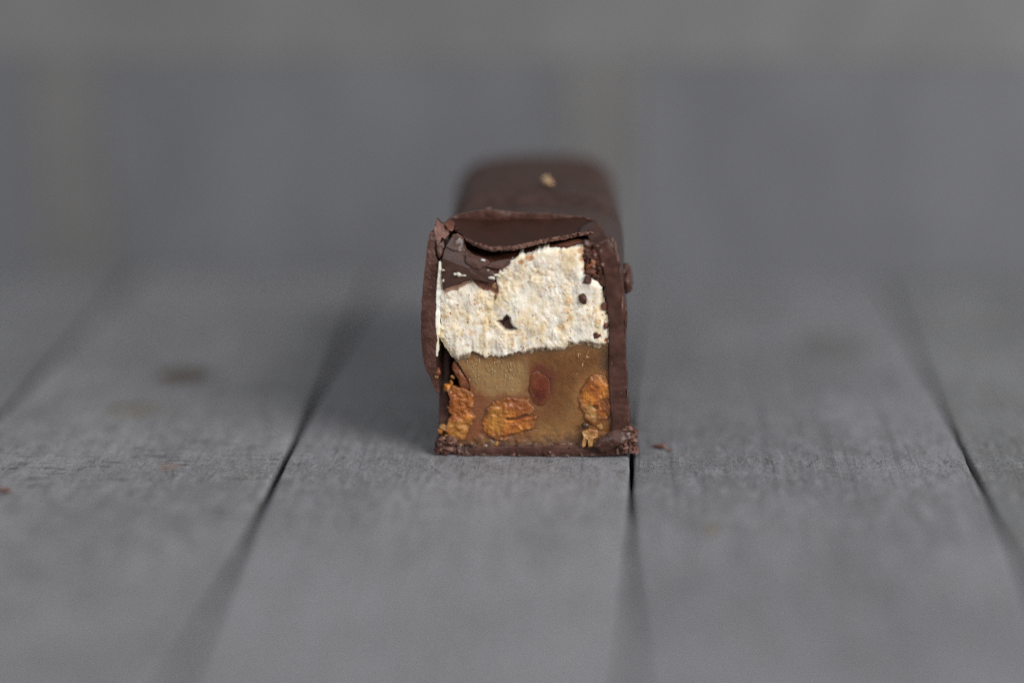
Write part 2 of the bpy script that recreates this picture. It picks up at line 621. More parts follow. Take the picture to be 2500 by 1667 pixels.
def plank(x0, x1, mat, seed, chip=()):
    ny, nx = 330, 70
    ys = np.r_[np.linspace(Y0, -22, 60)[:-1], np.linspace(-22, 16, 200), np.linspace(16, Y1, 73)[1:]]
    ny = len(ys)
    r = 0.4
    prof = [(0, -14)] + [(0, -6), (0, -2), (0, -r)]
    prof += [(r * (1 - math.cos(a)), -r + r * math.sin(a)) for a in np.linspace(0, math.pi / 2, 6)[1:]]
    w = x1 - x0
    prof += [(x, 0) for x in np.linspace(r, w - r, nx)[1:-1]]
    prof += [(w - r + r * math.sin(a), -r + r * math.cos(a)) for a in np.linspace(0, math.pi / 2, 6)]
    prof += [(w, -2), (w, -6), (w, -14)]
    prof = np.array(prof)
    m = len(prof)
    V = np.zeros((ny, m, 3))
    V[:, :, 0] = x0 + prof[None, :, 0]
    V[:, :, 1] = ys[:, None]
    V[:, :, 2] = prof[None, :, 1]
    edge = sst(2.2, 0.0, prof[:, 0]) * -1 + sst(2.2, 0.0, w - prof[:, 0])
    q = np.stack([np.full_like(V[..., 0], x0), V[..., 1], V[..., 2] * 0.3], -1)
    V[:, :, 0] += edge[None] * 0.16 * (fbm(q, 0.22, 4, seed) - 0.6)      # edges never quite straight
    top = prof[:, 1] > -0.3
    p = V.copy()
    p[..., 1] *= 0.4
    relief = -0.05 * (1 + fbm(p, 0.5, 4, seed + 3)) - 0.06 * np.clip(fbm(p * [1, .12, 1], 0.9, 3, seed + 8), 0, 1)
    V[:, :, 2] += np.where(top[None], relief, 0)
    idx = np.arange(ny * m).reshape(ny, m)
    faces = np.stack([idx[:-1, :-1], idx[:-1, 1:], idx[1:, 1:], idx[1:, :-1]], -1).reshape(-1, 4).tolist()
    faces += np.stack([idx[:-1, -1], idx[:-1, 0], idx[1:, 0], idx[1:, -1]], -1).tolist()
    faces += [tuple(int(v) for v in idx[0, ::-1]), tuple(int(v) for v in idx[-1])]
    return link_mesh("plank", V.reshape(-1, 3), faces, mat, None, table)


gap = 0.36
kn = on_z(452, 915, 0)
kn2 = on_z(330, 1000, 0)
st = on_z(1735, 1290, 0)
st2 = on_z(2030, 845, 0)
pk = on_z(412, 1138, 0)
rs = on_z(60, 690, 0)
brown, olive = lin(74, 62, 50), lin(112, 104, 84)
pinkish = lin(150, 130, 120)
grey = (0.186, 0.187, 0.193)
plank(-199, -157.5, wood("weathered_plank_f", tuple(v * 0.95 for v in grey), 6, 0.2, 0.5), 16)
plank(-157 + gap, G_D - 42.5 - gap + 1.2, wood("weathered_plank_e", tuple(v * 0.95 for v in grey), 5, 0.2, 0.5), 15)
plank(G_D - 41.3 + gap, G_D - gap - 0.25, wood("weathered_plank_a", tuple(v * 1.0 for v in grey), 1, 0.3, 0.4), 11)
plank(G_D + gap + 0.25, G_A - gap - 0.1, wood("weathered_plank_b", (0.226, 0.226, 0.231), 2, 0.9, 0.25,
      [(kn[0], kn[1], 4.6, 5.5, brown, 0.85), (kn2[0], kn2[1], 5, 6, olive, 0.4), (pk[0], pk[1], 1.6, 2.2, pinkish, 0.5)]), 12)
plank(G_A + gap, G_B - 0.2, wood("weathered_plank_c", (0.210, 0.210, 0.217), 3, 0.0, 0.45), 13)
plank(G_B + 0.2, G_C - gap + .18, wood("weathered_plank_d", (0.196, 0.196, 0.204), 4, 0.2, 0.6,
      [(st[0], st[1], 1.3, 2.6, olive, 0.7), (st2[0], st2[1], 7, 9, lin(84, 84, 78), 0.5)]), 14)
plank(G_C + gap - .2, G_C + 42.4, wood("weathered_plank_g", (0.184, 0.186, 0.186), 7, 0.3, 0.6), 17)
plank(G_C + 43.1, G_C + 84.8, wood("weathered_plank_h", (0.18, 0.184, 0.184), 8, 0.2, 0.6), 18)
plank(G_C + 85.5, 184.5, wood("weathered_plank_i", (0.18, 0.184, 0.184), 9, 0.2, 0.6), 19)


# ------------------------------------------------------------------ the upright backdrop
bd = bpy.data.objects.new("backdrop", None)
SC.collection.objects.link(bd)
bd.location = (0, WALL_Y * MM, 0)
tag(bd, "upright backdrop of grey painted boards standing behind the chocolate bar", "backdrop")


def box(name, x0, x1, y0, y1, z0, z1, mat, parent, bev=0.12):
    import bmesh
    bm = bmesh.new()
    bmesh.ops.create_cube(bm, size=1.0)
    for v in bm.verts:
        v.co = ((x0 + x1) / 2 + v.co.x * (x1 - x0), (y0 + y1) / 2 + v.co.y * (y1 - y0), (z0 + z1) / 2 + v.co.z * (z1 - z0))
    bmesh.ops.bevel(bm, geom=list(bm.edges), offset=bev, segments=2, affect='EDGES')
    V = np.array([v.co[:] for v in bm.verts])
    fc = [tuple(v.index for v in f.verts) for f in bm.faces]
    bm.free()
    o = link_mesh(name, V, fc, mat, None, None, smooth=False)
    o.parent = parent
    o.matrix_parent_inverse.identity()
    o.location = (0, -WALL_Y * MM, 0)
    return o


def wall_paint(name, tone, seed):
    m = Mat(name, 0.75)
    m.b.inputs["Specular IOR Level"].default_value = 0.25
    off = (seed * 7.7, seed * 3.1, seed * 9.3)
    big = m.noise(0.05, 3, 0.5, (1, 1, 0.6), off)
    t = lambda k: (tone[0] * k, tone[1] * k, tone[2] * k, 1)
    col = m.mix(m.ramp(big, 0.3, 0.7), t(0.9), t(1.1))
    fine = m.noise(2.0, 4, 0.65, (1, 1, 0.3), off)
    col = m.mix(m.ramp(fine, 0.5, 0.72, 0, 0.5), col, t(0.6))
    return m.done(col, m.bump(fine, 0.2, 0.6))


def wx(dx, row=300):
    return on_y(dx * 1.063, row, WALL_Y)[0]


zr = on_y(1250, 148, WALL_Y)[2]
blue, warm = (0.149, 0.151, 0.162), (0.163, 0.160, 0.157)
wm = [wall_paint("wall_paint_a", blue, 1), wall_paint("wall_paint_b", (0.151, 0.153, 0.163), 2),
      wall_paint("wall_paint_c", (0.151, 0.153, 0.163), 3), wall_paint("worn_batten", warm, 4),
      wall_paint("worn_rail", (0.180, 0.178, 0.177), 5)]
WT = WALL_Y + 9
box("board", -196, wx(71), WALL_Y, WT, 0.05, zr - .05, wm[0], bd)
box("batten", wx(72), wx(238), WALL_Y - .1, WT - .5, 0.05, zr - .05, wm[3], bd)
box("board", wx(239), wx(1295), WALL_Y, WT, 0.05, zr - .05, wm[1], bd)
box("batten", wx(1296), wx(1460), WALL_Y - .1, WT - .5, 0.05, zr - .05, wm[3], bd)
box("board", wx(1461), wx(2513), WALL_Y, WT, 0.05, zr - .05, wm[2], bd)
box("batten", wx(2514), wx(2680), WALL_Y - .1, WT - .5, 0.05, zr - .05, wm[3], bd)
box("rail", -196, 176, WALL_Y - .05, WT + .4, zr, zr + 60, wm[4], bd)

# ------------------------------------------------------------------ the chocolate bar
bar = bpy.data.objects.new("chocolate_bar", None)
SC.collection.objects.link(bar)
tag(bar, "cut milk chocolate bar with white nougat, caramel and peanuts standing on grey planks", "chocolate bar")

# --- coating: outer skin, broken front rim and inner wall, one continuous mesh
PZ0, PK = 26.9, 0.30                          # plane of the broken top plate: z = PZ0 + PK*y
KEYS = [  # outer (cx, cy), inner (cx, cy), depth of the broken edge
    ((178, 1456), (238, 1425), 0.7), ((250, 1480), (290, 1440), 0.1), ((420, 1483), (420, 1438), 0), ((640, 1482), (640, 1434), 0),
    ((860, 1478), (860, 1432), 0.1), ((1020, 1474), (940, 1424), 0.3), ((1066, 1440), (972, 1390), 0.2),
    ((1068, 1340), (980, 1325), 0), ((1060, 1200), (972, 1200), 0), ((1051, 1060), (967, 1080), 0), ((1047, 960), (971, 965), 0),
    ((1054, 820), (968, 860), 0), ((1038, 730), (958, 765), 0.1), ((1029, 620), (946, 640), 0), ((1013, 548), (932, 575), 0),
    ((988, 492), (915, 525), 0.1), ((958, 452), (890, 492), 0.6), ((930, 410), (860, 440), 4.0), ((872, 366), (830, 410), 7.0),
    ((700, 350), (700, 400), 7.1), ((540, 344), (540, 395), 7.0), ((410, 330), (410, 385), 6.6), ((262, 350), (300, 400), 6.8),
    ((212, 382), (262, 440), 6.2), ((186, 470), (240, 500), 5.0), ((178, 600), (232, 620), 4.4), ((176, 760), (230, 760), 4.2),
    ((176, 930), (228, 930), 4.0), ((176, 1080), (224, 1080), 3.0), ((176, 1220), (222, 1220), 1.6), ((174, 1350), (224, 1350), 0.9)]
NK = 420
KO = F([(k[0][0], k[0][1], k[2]) for k in KEYS])
KI = F([(k[1][0], k[1][1], k[2]) for k in KEYS])
KO[:, 2] = np.maximum(KO[:, 2], 0.03)
OI = resample(np.hstack([KO, KI]), NK, True, True)
OF, IF = OI[:, :3], OI[:, 3:]
LX, RX = F([(176, 1300)])[0][0], F([(1052, 1300)])[0][0]
MX = (LX + RX) / 2
HW = (RX - LX) / 2
TOPZ = 28.6


def rear_section(P):
    """project points of the front outline onto a domed rounded box"""
    c = np.array([MX, 13.0])
    d = np.stack([P[:, 0] - c[0], P[:, 2] - c[1]], -1)
    ang = np.arctan2(d[:, 1], d[:, 0])
    out = np.zeros((len(P), 2))
    for i, a in enumerate(ang):
        ca, sa = math.cos(a), math.sin(a)
        lo, hi = 0.0, 40.0
        for _ in range(40):
            t = (lo + hi) / 2
            x, z = t * ca, t * sa + 13.0
            w = HW * (1 - 0.055 * z / TOPZ)
            rz = 3.6 if z > 13 else 1.2
            zt = TOPZ if z > 13 else 0.03
            e = 2.0
            dx, dz = max(abs(x) - (w - rz), 0), max((z - (TOPZ - rz)) if z > 13 else (0.03 + rz - z), 0)
            if math.hypot(dx, dz) < rz and abs(x) < w:
                lo = t
            else:
                hi = t
        out[i] = (c[0] + lo * ca, 13.0 + lo * sa)
    return out


RS = rear_section(OF)
YE = 60.0
tval = np.r_[np.linspace(0, 1, 26)]
rows = []
cenx = MX
# outer skin rows
for t in tval:
    y = OF[:, 1] + (13.0 - OF[:, 1]) * t
    s = sst(0, 1, t)
    s = np.where(OF[:, 1] > 3.5, sst(0, 0.75, t), s)
    x = OF[:, 0] * (1 - s) + RS[:, 0] * s
    z = OF[:, 2] * (1 - s) + RS[:, 1] * s
    rows.append(np.stack([x, y, z], -1))
for y in np.r_[np.linspace(13, 52, 190)[1:], 52 + 8.0 * np.sin(np.linspace(0, math.pi / 2, 14))[1:]]:
    k = max(0.0, (y - 41.0) / 19.02)
    sc = (1 - k ** 2.2) ** (1 / 2.2) if k > 0 else 1.0
    zc = 9.0
    x = cenx + (RS[:, 0] - cenx) * (0.35 + 0.65 * sc)
    z = zc + (RS[:, 1] - zc) * (0.25 + 0.75 * sc)
    rows.append(np.stack([x, np.full(NK, y), z], -1))
R = np.array(rows)
up = sst(14, 27, R[..., 2])
ry = R[..., 1] + 0.02 * (R[..., 0] - MX) ** 2 + 1.2 * fbm(R * [0.3, 0.5, 0.1], 0.3, 2, 4)
ph = (ry / 6.4) % 1.0 - 0.5
rip = (0.42 * np.cos(ph * 2 * math.pi) - 0.6 * np.exp(-(ph / 0.1) ** 2)) * sst(9, 14, R[..., 1]) * up * (0.9 + 0.6 * fbm(R, 0.12, 2, 6))
R[..., 2] += rip * sst(58, 53, R[..., 1]) + 1.9 * up * sst(6, 18, R[..., 1]) * (1 - ((R[..., 0] - MX - 1.5) / (HW + 1.5)) ** 2)
nz = 0.14 * fbm(R, 0.22, 3, 9) + 0.03 * fbm(R, 1.6, 2, 19)
outw = np.stack([R[..., 0] - MX, np.zeros_like(nz), R[..., 2] - 13], -1)
outw /= np.linalg.norm(outw, axis=-1, keepdims=True)
R += outw * (nz * sst(0.4, 3, R[..., 2]))[..., None]
R[..., 2] = np.maximum(R[..., 2], 0.03)
R[..., 0] -= 0.042 * np.clip(R[..., 1] - 8, 0, None)        # the bar lies slightly askew to the planks
# irregular broken lip at the very front
lipn = fbm(R[0], 2.6, 3, 31)
R[0, :, 1] += 0.14 * lipn
# rim rows (outer -> inner) and inner wall
rim = []
for k in range(1, 12):
    t = k / 12
    P = R[0] * (1 - t) + IF * t
    P[:, 1] += -0.10 * math.sin(t * math.pi) + 0.09 * fbm(P, 1.2, 4, 41) + 0.03 * fbm(P, 7.0, 2, 42)
    P[:, 2] = np.maximum(P[:, 2], 0.04)
    rim.append(P)
inn = []
for k in range(0, 7):
    P = IF.copy()
    P[:, 1] += k * 1.2 + (0.12 * fbm(P, 2.5, 3, 43) if k == 0 else 0)
    s = 0.03 * k
    P[:, 0] += (MX - P[:, 0]) * s * 0.3
    inn.append(P)
allrows = np.array(inn[::-1] + rim[::-1] + list(R))
nr_ = len(allrows)
idx = np.arange(nr_ * NK).reshape(nr_, NK)
j = np.roll(np.arange(NK), -1)
q = np.stack([idx[:-1], idx[:-1][:, j], idx[1:][:, j], idx[1:]], -1)
faces = q.reshape(-1, 4).tolist()
rowmat = np.zeros(nr_ - 1, int)
rowmat[:6] = 2
rowmat[6:6 + 12] = 1
mi = np.repeat(rowmat, NK).tolist()
faces.append(tuple(int(v) for v in idx[-1]))
mi.append(0)
link_mesh("coating", allrows.reshape(-1, 3), faces, [M['choc'], M['choc_cut'], M['skin']], mi, bar)


# --- broken plate on top
def FP(pts, dz=0.0):
    a = np.array(pts, float)
    px, py = c2p(a[:, 0], a[:, 1])
    return on_slope(px, py, PZ0 + dz, PK)


rear = FP([(236, 374), (268, 352), (340, 340), (400, 330), (470, 340), (540, 344), (620, 348), (700, 349), (780, 354), (868, 368), (925, 402)])
front = FP([(262, 422), (300, 460), (360, 488), (430, 501), (520, 497), (600, 482), (680, 462), (760, 448), (830, 434), (895, 428), (945, 445)])
leftb = FP([(236, 374), (243, 398), (262, 422)])
rightb = FP([(925, 402), (938, 424), (945, 445)])
Gp = coons(rear, front, leftb, rightb, 170, 60)
u = np.linspace(0, 1, 170)[None, :]
v = np.linspace(0, 1, 60)[:, None]
Gp[..., 2] += -0.35 * (np.sin(u * math.pi) * np.sin(v * math.pi) ** 0.8) + 0.05 * fbm(Gp, 0.25, 2, 3)
edge = np.minimum(np.minimum(u, 1 - u) * 20, np.minimum(v, 1 - v) * 7)
Gp += (np.clip(1 - edge * 2.2, 0, 1) * 0.17)[..., None] * np.stack([fbm(Gp, 3.4, 4, 50 + k, 0.65) for k in range(3)], -1)
patch("top_plate", Gp, (0, 0.35, -0.6), [M['choc_plate'], M['choc_pale']], bar, 7, 0.22, 3.6, capgrid=True)
# lighter facet at the right corner of the plate
fw = FP([(828, 434), (840, 408), (872, 390), (902, 380), (930, 402), (962, 436), (985, 468), (950, 440), (895, 424)], 0.12)
blob("corner_flake", None, [M['choc'], M['choc_pale']], bar, dome=0.0, n=120, rings=8, amp=0.02, jit=0.04, seed=8,
     world=fw, back=(0, 0.1, -0.5), curve=False, shrink=0.0)

# --- dark inner skin of chocolate between plate and nougat
top = F([(250, 480), (330, 528), (430, 545), (560, 528), (700, 500), (820, 478), (905, 490)], 2.6)
bot = F([(250, 560), (340, 575), (430, 575), (560, 560), (700, 530), (820, 520), (905, 560)], 0.5)
Gs = coons(top, bot, np.array([top[0], bot[0]]), np.array([top[-1], bot[-1]]), 150, 26)
Gs[..., 1] -= 0.28 * fbm(Gs, 1.2, 4, 77)
patch("inner_skin", Gs, (0, 5, 0), M['skin'], bar, 3, 0.05)

# --- nougat
nt = F([(176, 702), (230, 690), (300, 668), (350, 662), (410, 672), (446, 668), (452, 640), (478, 605), (525, 562), (600, 542), (690, 522), (770, 512), (846, 503)])
nb = F([(250, 1040), (290, 1022), (345, 1004), (385, 1024), (410, 1030), (460, 1030), (540, 1014), (600, 1002), (660, 990), (720, 994), (770, 982), (830, 968), (880, 974), (968, 976)])
nl = F([(176, 702), (166, 740), (178, 800), (184, 860), (176, 925), (196, 966), (226, 1010), (250, 1040)])
nr = F([(846, 503), (852, 560), (862, 620), (905, 668), (938, 694), (950, 760), (964, 850), (970, 920), (968, 976)])
Gn = coons(nt, nb, nl, nr, 270, 180)
NU, NV = 270, 180
u = np.linspace(0, 1, NU)[None, :]
v = np.linspace(0, 1, NV)[:, None]
cu = np.linspace(0, 1, NU)
q = Gn.copy()
q[..., 2] *= 0.55                                        # the knife dragged the crumb downwards
low = sst(0.45, 0.9, v) * sst(0.75, 0.25, u)
d = 0.24 * fbm(Gn, 0.4, 3, 1) + 0.05 * fbm(q, 1.5, 3, 2) + 0.03 * fbm(q, 4.5, 3, 4)
d -= 0.05 * sst(0.35, 0.7, fbm(q, 1.1, 3, 6)) + 0.03 * sst(0.35, 0.7, fbm(q, 3.3, 2, 12))
w1, v1 = worley(Gn[..., 0] + 0.25 * fbm(Gn, 1.5, 2, 81), q[..., 2] * 1.3 + 0.25 * fbm(Gn, 1.5, 2, 82), 1.25, 5)
w2, v2 = worley(Gn[..., 0] + 0.10 * fbm(Gn, 3, 2, 83), q[..., 2] * 1.3 + 0.1 * fbm(Gn, 3, 2, 84), 2.9, 6)
amod = 0.35 + 1.3 * sst(-0.25, 0.35, fbm(Gn, 0.35, 2, 86))
d += amod * (0.17 * (0.55 - w1) * (0.4 + 0.6 * v1) + 0.09 * (0.5 - w2) * (0.3 + 0.7 * v2))
d -= 0.04 * (v2 > 0.96) * sst(0.6, 0.2, w2)                  # small pits
d += 0.20 * low * fbm(Gn * [1, 1, 0.16], 1.7, 2, 15)
d -= 0.35 * sst(0.12, 0.0, np.minimum(u, 1 - u) * 2.0) ** 2


def near(pts, r):                                        # 1 inside r mm of a traced point on the face
    w = np.zeros((NV, NU))
    for p, rr in zip(pts, r):
        c = F([p])[0]
        w = np.maximum(w, np.exp(-(((Gn[..., 0] - c[0]) ** 2 + (Gn[..., 2] - c[2]) ** 2) / rr ** 2)))
    return w


hole = polymask(Gn, [(447, 852), (470, 846), (480, 832), (492, 822), (506, 836), (508, 858), (520, 876), (536, 888), (510, 894), (482, 892), (464, 872)], 0.5, 0.08, 3)
d -= 0.7 * hole + 0.45 * sst(0.93, 1.0, v) ** 1.5
Gn[..., 1] -= d
inpl = np.clip(1 - np.minimum(np.minimum(u, 1 - u) * 22, np.minimum(v, 1 - v) * 16), 0, 1)
Gn[..., 0] += inpl * 0.28 * fbm(Gn * [1, .2, 1], 1.5, 3, 21)
Gn[..., 2] += inpl * 0.30 * fbm(Gn * [1, .2, 1], 1.3, 3, 22)
Gn[..., 2] -= sst(0.90, 1.0, v) * 0.55 * np.clip(fbm(np.stack([Gn[..., 0], 0 * Gn[..., 0], 0.1 * Gn[..., 2]], -1), 1.9, 3, 24), -0.35, 1)   # ragged lower fringe
tint = np.zeros((NV, NU, 4))


def paint(w, col):
    w = np.clip(w, 0, 1)[..., None]
    c = np.array(col[:3])
    a = tint[..., 3:4]
    na = a + w * (1 - a)
    tint[..., :3] = np.where(na > 1e-4, (tint[..., :3] * a * (1 - w) + c * w) / np.maximum(a * (1 - w) + w, 1e-4), tint[..., :3])
    tint[..., 3:4] = na


nn = fbm(Gn, 1.3, 3, 61)
paint(sst(0.3, 0.8, near([(835, 520), (860, 560), (870, 600), (880, 640), (600, 550), (560, 570)], [.5, .8, .8, .6, .5, .4]) + 0.4 * nn) * 0.8, lin(176, 118, 62))
0 and paint(sst(0.35, 0.8, near([(400, 690), (430, 700), (446, 720), (436, 745), (370, 684), (225, 700), (262, 702)], [.45, .45, .35, .25, .4, .3, .4]) + 0.35 * nn), lin(122, 66, 40))
paint(sst(0.3, 0.9, near([(780, 760), (770, 800), (790, 830), (740, 880), (205, 830), (200, 800), (905, 800), (920, 850), (330, 900)], [.6, .6, .5, .5, .4, .35, .5, .5, .5]) + 0.5 * nn) * 0.65, lin(216, 180, 126))
paint(sst(0.4, 0.8, near([(955, 790), (960, 875), (940, 780), (955, 940)], [.35, .35, .25, .3]) + 0.3 * nn), lin(150, 82, 50))
paint(polymask(Gn, [(325, 655), (380, 655), (440, 660), (456, 690), (452, 722), (438, 752), (428, 746), (436, 722), (412, 708), (378, 704), (352, 684)], 0.25, 0.15, 5) * 0.95, lin(112, 62, 42))
paint(polymask(Gn, [(180, 690), (300, 660), (330, 664), (270, 694), (262, 708), (236, 704), (205, 716)], 0.25, 0.2, 6) * 0.8, lin(140, 88, 54))
pm = sst(-0.3, 0.4, fbm(Gn, 0.25, 2, 87))
paint(pm * (v2 > 0.87) * sst(0.55, 0.25, w2) * 0.7, lin(212, 172, 116))
paint((v2 < 0.045) * sst(0.4, 0.15, w2) * 0.85, lin(160, 92, 62))
paint(pm * (v1 > 0.8) * sst(0.7, 0.3, w1) * 0.4, lin(216, 186, 134))
paint((v1 < 0.10) * sst(0.7, 0.3, w1) * 0.5, lin(196, 186, 178))
paint(hole, lin(62, 38, 32))
paint(sst(0.92, 0.995, v + 0.02 * nn) * np.ones_like(u) * 0.85, lin(156, 126, 92))
patch("nougat", Gn, (0, 7, 0), M['nougat'], bar, 3, 0.05, tint=tint)

# thin nougat left on the inside of the splayed wall
gl = F([(176, 572, .2), (170, 640, .1), (163, 720, .0), (160, 850, -.2), (162, 950, -.2), (161, 1012, -.2)])
gr = F([(181, 572, .4), (200, 622, .4), (196, 690, .4), (184, 740, .3), (182, 850, .2), (177, 935, .1), (166, 1014, .1)])
Gt = coons(np.array([gl[0], gr[0]]), np.array([gl[-1], gr[-1]]), gl, gr, 14, 120)
Gt[..., 0] += 0.16 * fbm(Gt, 1.4, 3, 5) * np.linspace(0, 1, 14)[None]
Gt[..., 1] -= 0.2 * fbm(Gt, 1.6, 3, 7) + 0.1
patch("nougat_smear", Gt, (0.1, 1.6, 0), M['nougat'], bar, 3, 0.04, tint=np.zeros((120, 14, 4)))

# --- caramel
ct = F([(252, 1024), (345, 992), (460, 1012), (600, 988), (720, 980), (830, 955), (968, 962)], 0.22)
cb = F([(236, 1446), (420, 1446), (640, 1442), (860, 1440), (962, 1436)], 0.45)
cl = F([(252, 1024, .4), (286, 1080, .5), (318, 1150, .6), (318, 1250, .6), (300, 1340, .6), (262, 1400, .5), (236, 1446, .4)])
cr = F([(968, 962, .25), (966, 1100, .35), (972, 1200, .4), (980, 1330, .4), (962, 1436, .4)])
NU, NV = 220, 150
Gc = coons(ct, cb, cl, cr, NU, NV)
u = np.linspace(0, 1, NU)[None, :]
v = np.linspace(0, 1, NV)[:, None]
Gn_keep, Gn = Gn, Gc
st_ = Gc * [1, 1, 0.22]
d = 0.22 * fbm(Gc, 0.28, 3, 71) + 0.035 * fbm(st_, 1.3, 3, 72) * sst(0.75, 0.2, v) + 0.025 * fbm(Gc, 2.6, 3, 73)
glz = np.maximum(polymask(Gc, [(290, 1030), (560, 1020), (580, 1090), (500, 1170), (380, 1180), (320, 1110)], 2.0), polymask(Gc, [(800, 985), (890, 975), (890, 1040), (850, 1070), (810, 1030)], 1.0))
d += 0.16 * np.clip(fbm(Gc * [1, 1, .4], 4.6, 2, 74) - 0.18, 0, 1) * (0.15 + glz) * sst(0.6, 0.2, v)
d -= 0.12 * polymask(Gc, [(604, 1100), (650, 1072), (690, 1150), (660, 1232), (608, 1195)], 1.0)
d += 0.05 * fbm(Gc, 1.1, 3, 76)
d = d + 0.28 * sst(0.7, 1.0, v) * fbm(Gc, 1.4, 4, 75)
Gc[..., 1] -= d
tint = np.zeros((NV, NU, 4))
nn = fbm(Gc, 0.9, 3, 62)
paint(polymask(Gc, [(280, 1040), (600, 1030), (590, 1120), (560, 1200), (420, 1210), (330, 1150)], 2.4, 0.4, 14) * 0.8, lin(166, 134, 90))
paint(polymask(Gc, [(640, 1260), (800, 1240), (820, 1400), (650, 1410)], 2.2, 0.4, 15) * 0.6, lin(152, 112, 66))
paint(sst(0.10, 0.0, v + 0.03 * nn) * np.ones_like(u) * 0.7, lin(104, 78, 54))
paint(polymask(Gc, [(560, 1010), (960, 985), (955, 1060), (800, 1160), (760, 1330), (640, 1300), (690, 1150), (600, 1080)], 3.0, 0.5, 7) * 0.8, lin(112, 70, 28))
paint(polymask(Gc, [(920, 990), (975, 990), (975, 1110), (940, 1100)], 1.2, 0.2, 8) * 0.6, lin(84, 66, 44))
paint(polymask(Gc, [(600, 1065), (650, 1050), (720, 1095), (712, 1180), (672, 1240), (620, 1236), (596, 1180)], 1.1, 0.35, 9) * 0.85, lin(112, 54, 34))
paint(polymask(Gc, [(616, 1130), (664, 1130), (690, 1170), (668, 1226), (624, 1224), (608, 1180)], 0.6, 0.2, 10) * 0.8, lin(84, 32, 20))
paint(polymask(Gc, [(820, 1160), (870, 1095), (975, 1090), (985, 1330), (860, 1330), (815, 1250)], 1.2, 0.3, 11) * 0.75, lin(158, 104, 54))
paint(polymask(Gc, [(255, 1060), (300, 1090), (345, 1180), (420, 1230), (380, 1300), (400, 1390), (250, 1420), (250, 1200)], 1.0, 0.4, 12) * 0.85, lin(132, 76, 44))
paint(polymask(Gc, [(370, 1260), (440, 1196), (600, 1196), (650, 1290), (600, 1400), (420, 1420), (370, 1350)], 0.9, 0.3, 13) * 0.8, lin(134, 84, 50))
paint(sst(0.82, 0.99, v + 0.10 * nn) * np.ones_like(u) * 0.8, lin(104, 78, 62))
patch("caramel", Gc, (0, 6, 0), M['caramel'], bar, 3, 0.05, tint=tint)


# --- peanuts
def crack(pts, w, depth):
    P = resample(F(pts), 60)

    def f(V):
        dd = np.full(len(V), 9.0)
        for p in P:
            dd = np.minimum(dd, (V[:, 0] - p[0]) ** 2 + (V[:, 2] - p[2]) ** 2)
        return -depth * np.exp(-dd / (w * w))
    return f


def soak(edge, zones=(), inner=0.62):
    """margins soaked with caramel, plus zones of skin or pale flesh (outline, colour, strength)"""
    def f(V, r):
        w = np.zeros((len(V), 4))
        for k, (poly, col, a) in enumerate(zones):
            m_ = polymask(V, poly, 0.7, 0.35, 40 + k) * a
            w[:, :3] = w[:, :3] * (1 - m_[:, None]) + np.array(col[:3]) * m_[:, None]
            w[:, 3] = w[:, 3] + m_ * (1 - w[:, 3])
        e = sst(inner, 1.0, r + 0.22 * fbm(V, 1.1, 3, 66)) * 0.92
        tot = np.maximum(w[:, 3] * (1 - e) + e, 1e-4)
        w[:, :3] = (w[:, :3] * (1 - e)[:, None] + np.array(edge[:3]) * e[:, None]) / np.maximum(np.where(w[:, 3] > 0, 1 - e, 0) + e, 1e-4)[:, None]
        w[:, 3] = tot
        return w
    return f


f1 = crack([(494, 1310), (530, 1311), (556, 1302), (580, 1296), (604, 1295), (634, 1282)], 0.16, 0.9)
f2 = crack([(428, 1340), (440, 1300), (452, 1262), (486, 1232)], 0.25, 0.12)
f4 = crack([(470, 1396), (520, 1386), (560, 1376), (610, 1362)], 0.2, 0.35)
NP = dict(power=0.22, thick=2.0, curve=False, freq=1.0, jf=2.2, cr=0.14, crf=0.9)
cs = lin(134, 84, 44)
blob("peanut", [(376, 1316), (392, 1280), (410, 1252), (424, 1232), (462, 1216), (492, 1202), (530, 1204), (556, 1208), (590, 1214), (606, 1236), (622, 1256), (620, 1278), (634, 1300), (628, 1322), (622, 1348),
                (596, 1366), (556, 1378), (524, 1390), (480, 1402), (440, 1400), (400, 1380), (384, 1350)], [M['nut'], M['nut_skin']], bar, y=0.5, dome=0.30,
     n=220, rings=50, amp=0.22, jit=0.3, seed=3, dispf=lambda V: f1(V) + f2(V) + f4(V),
     tintf=soak(cs, [([(412, 1250), (470, 1235), (476, 1300), (470, 1380), (420, 1370), (404, 1320)], lin(204, 142, 64), 0.8),
                     ([(486, 1215), (560, 1208), (610, 1240), (625, 1285), (560, 1292), (500, 1270)], lin(158, 90, 46), 0.85)], 0.78), **NP)
blob("peanut", [(212, 1166), (236, 1150), (262, 1156), (300, 1158), (322, 1176), (340, 1206), (336, 1244), (326, 1262), (344, 1296), (336, 1330), (310, 1352), (318, 1376), (290, 1402), (256, 1404), (236, 1428), (204, 1414), (214, 1376),
                (200, 1350), (218, 1318), (232, 1290), (218, 1250), (228, 1210)],
     [M['nut'], M['nut_skin']], bar, y=0.55, dome=0.35, n=260, rings=50, amp=0.4, jit=0.4, seed=11,
     tintf=soak(cs, [([(205, 1320), (330, 1320), (310, 1400), (210, 1420)], lin(200, 142, 64), 0.7), ([(240, 1170), (320, 1170), (330, 1240), (250, 1230)], lin(190, 112, 48), 0.6)], 0.75), **NP)
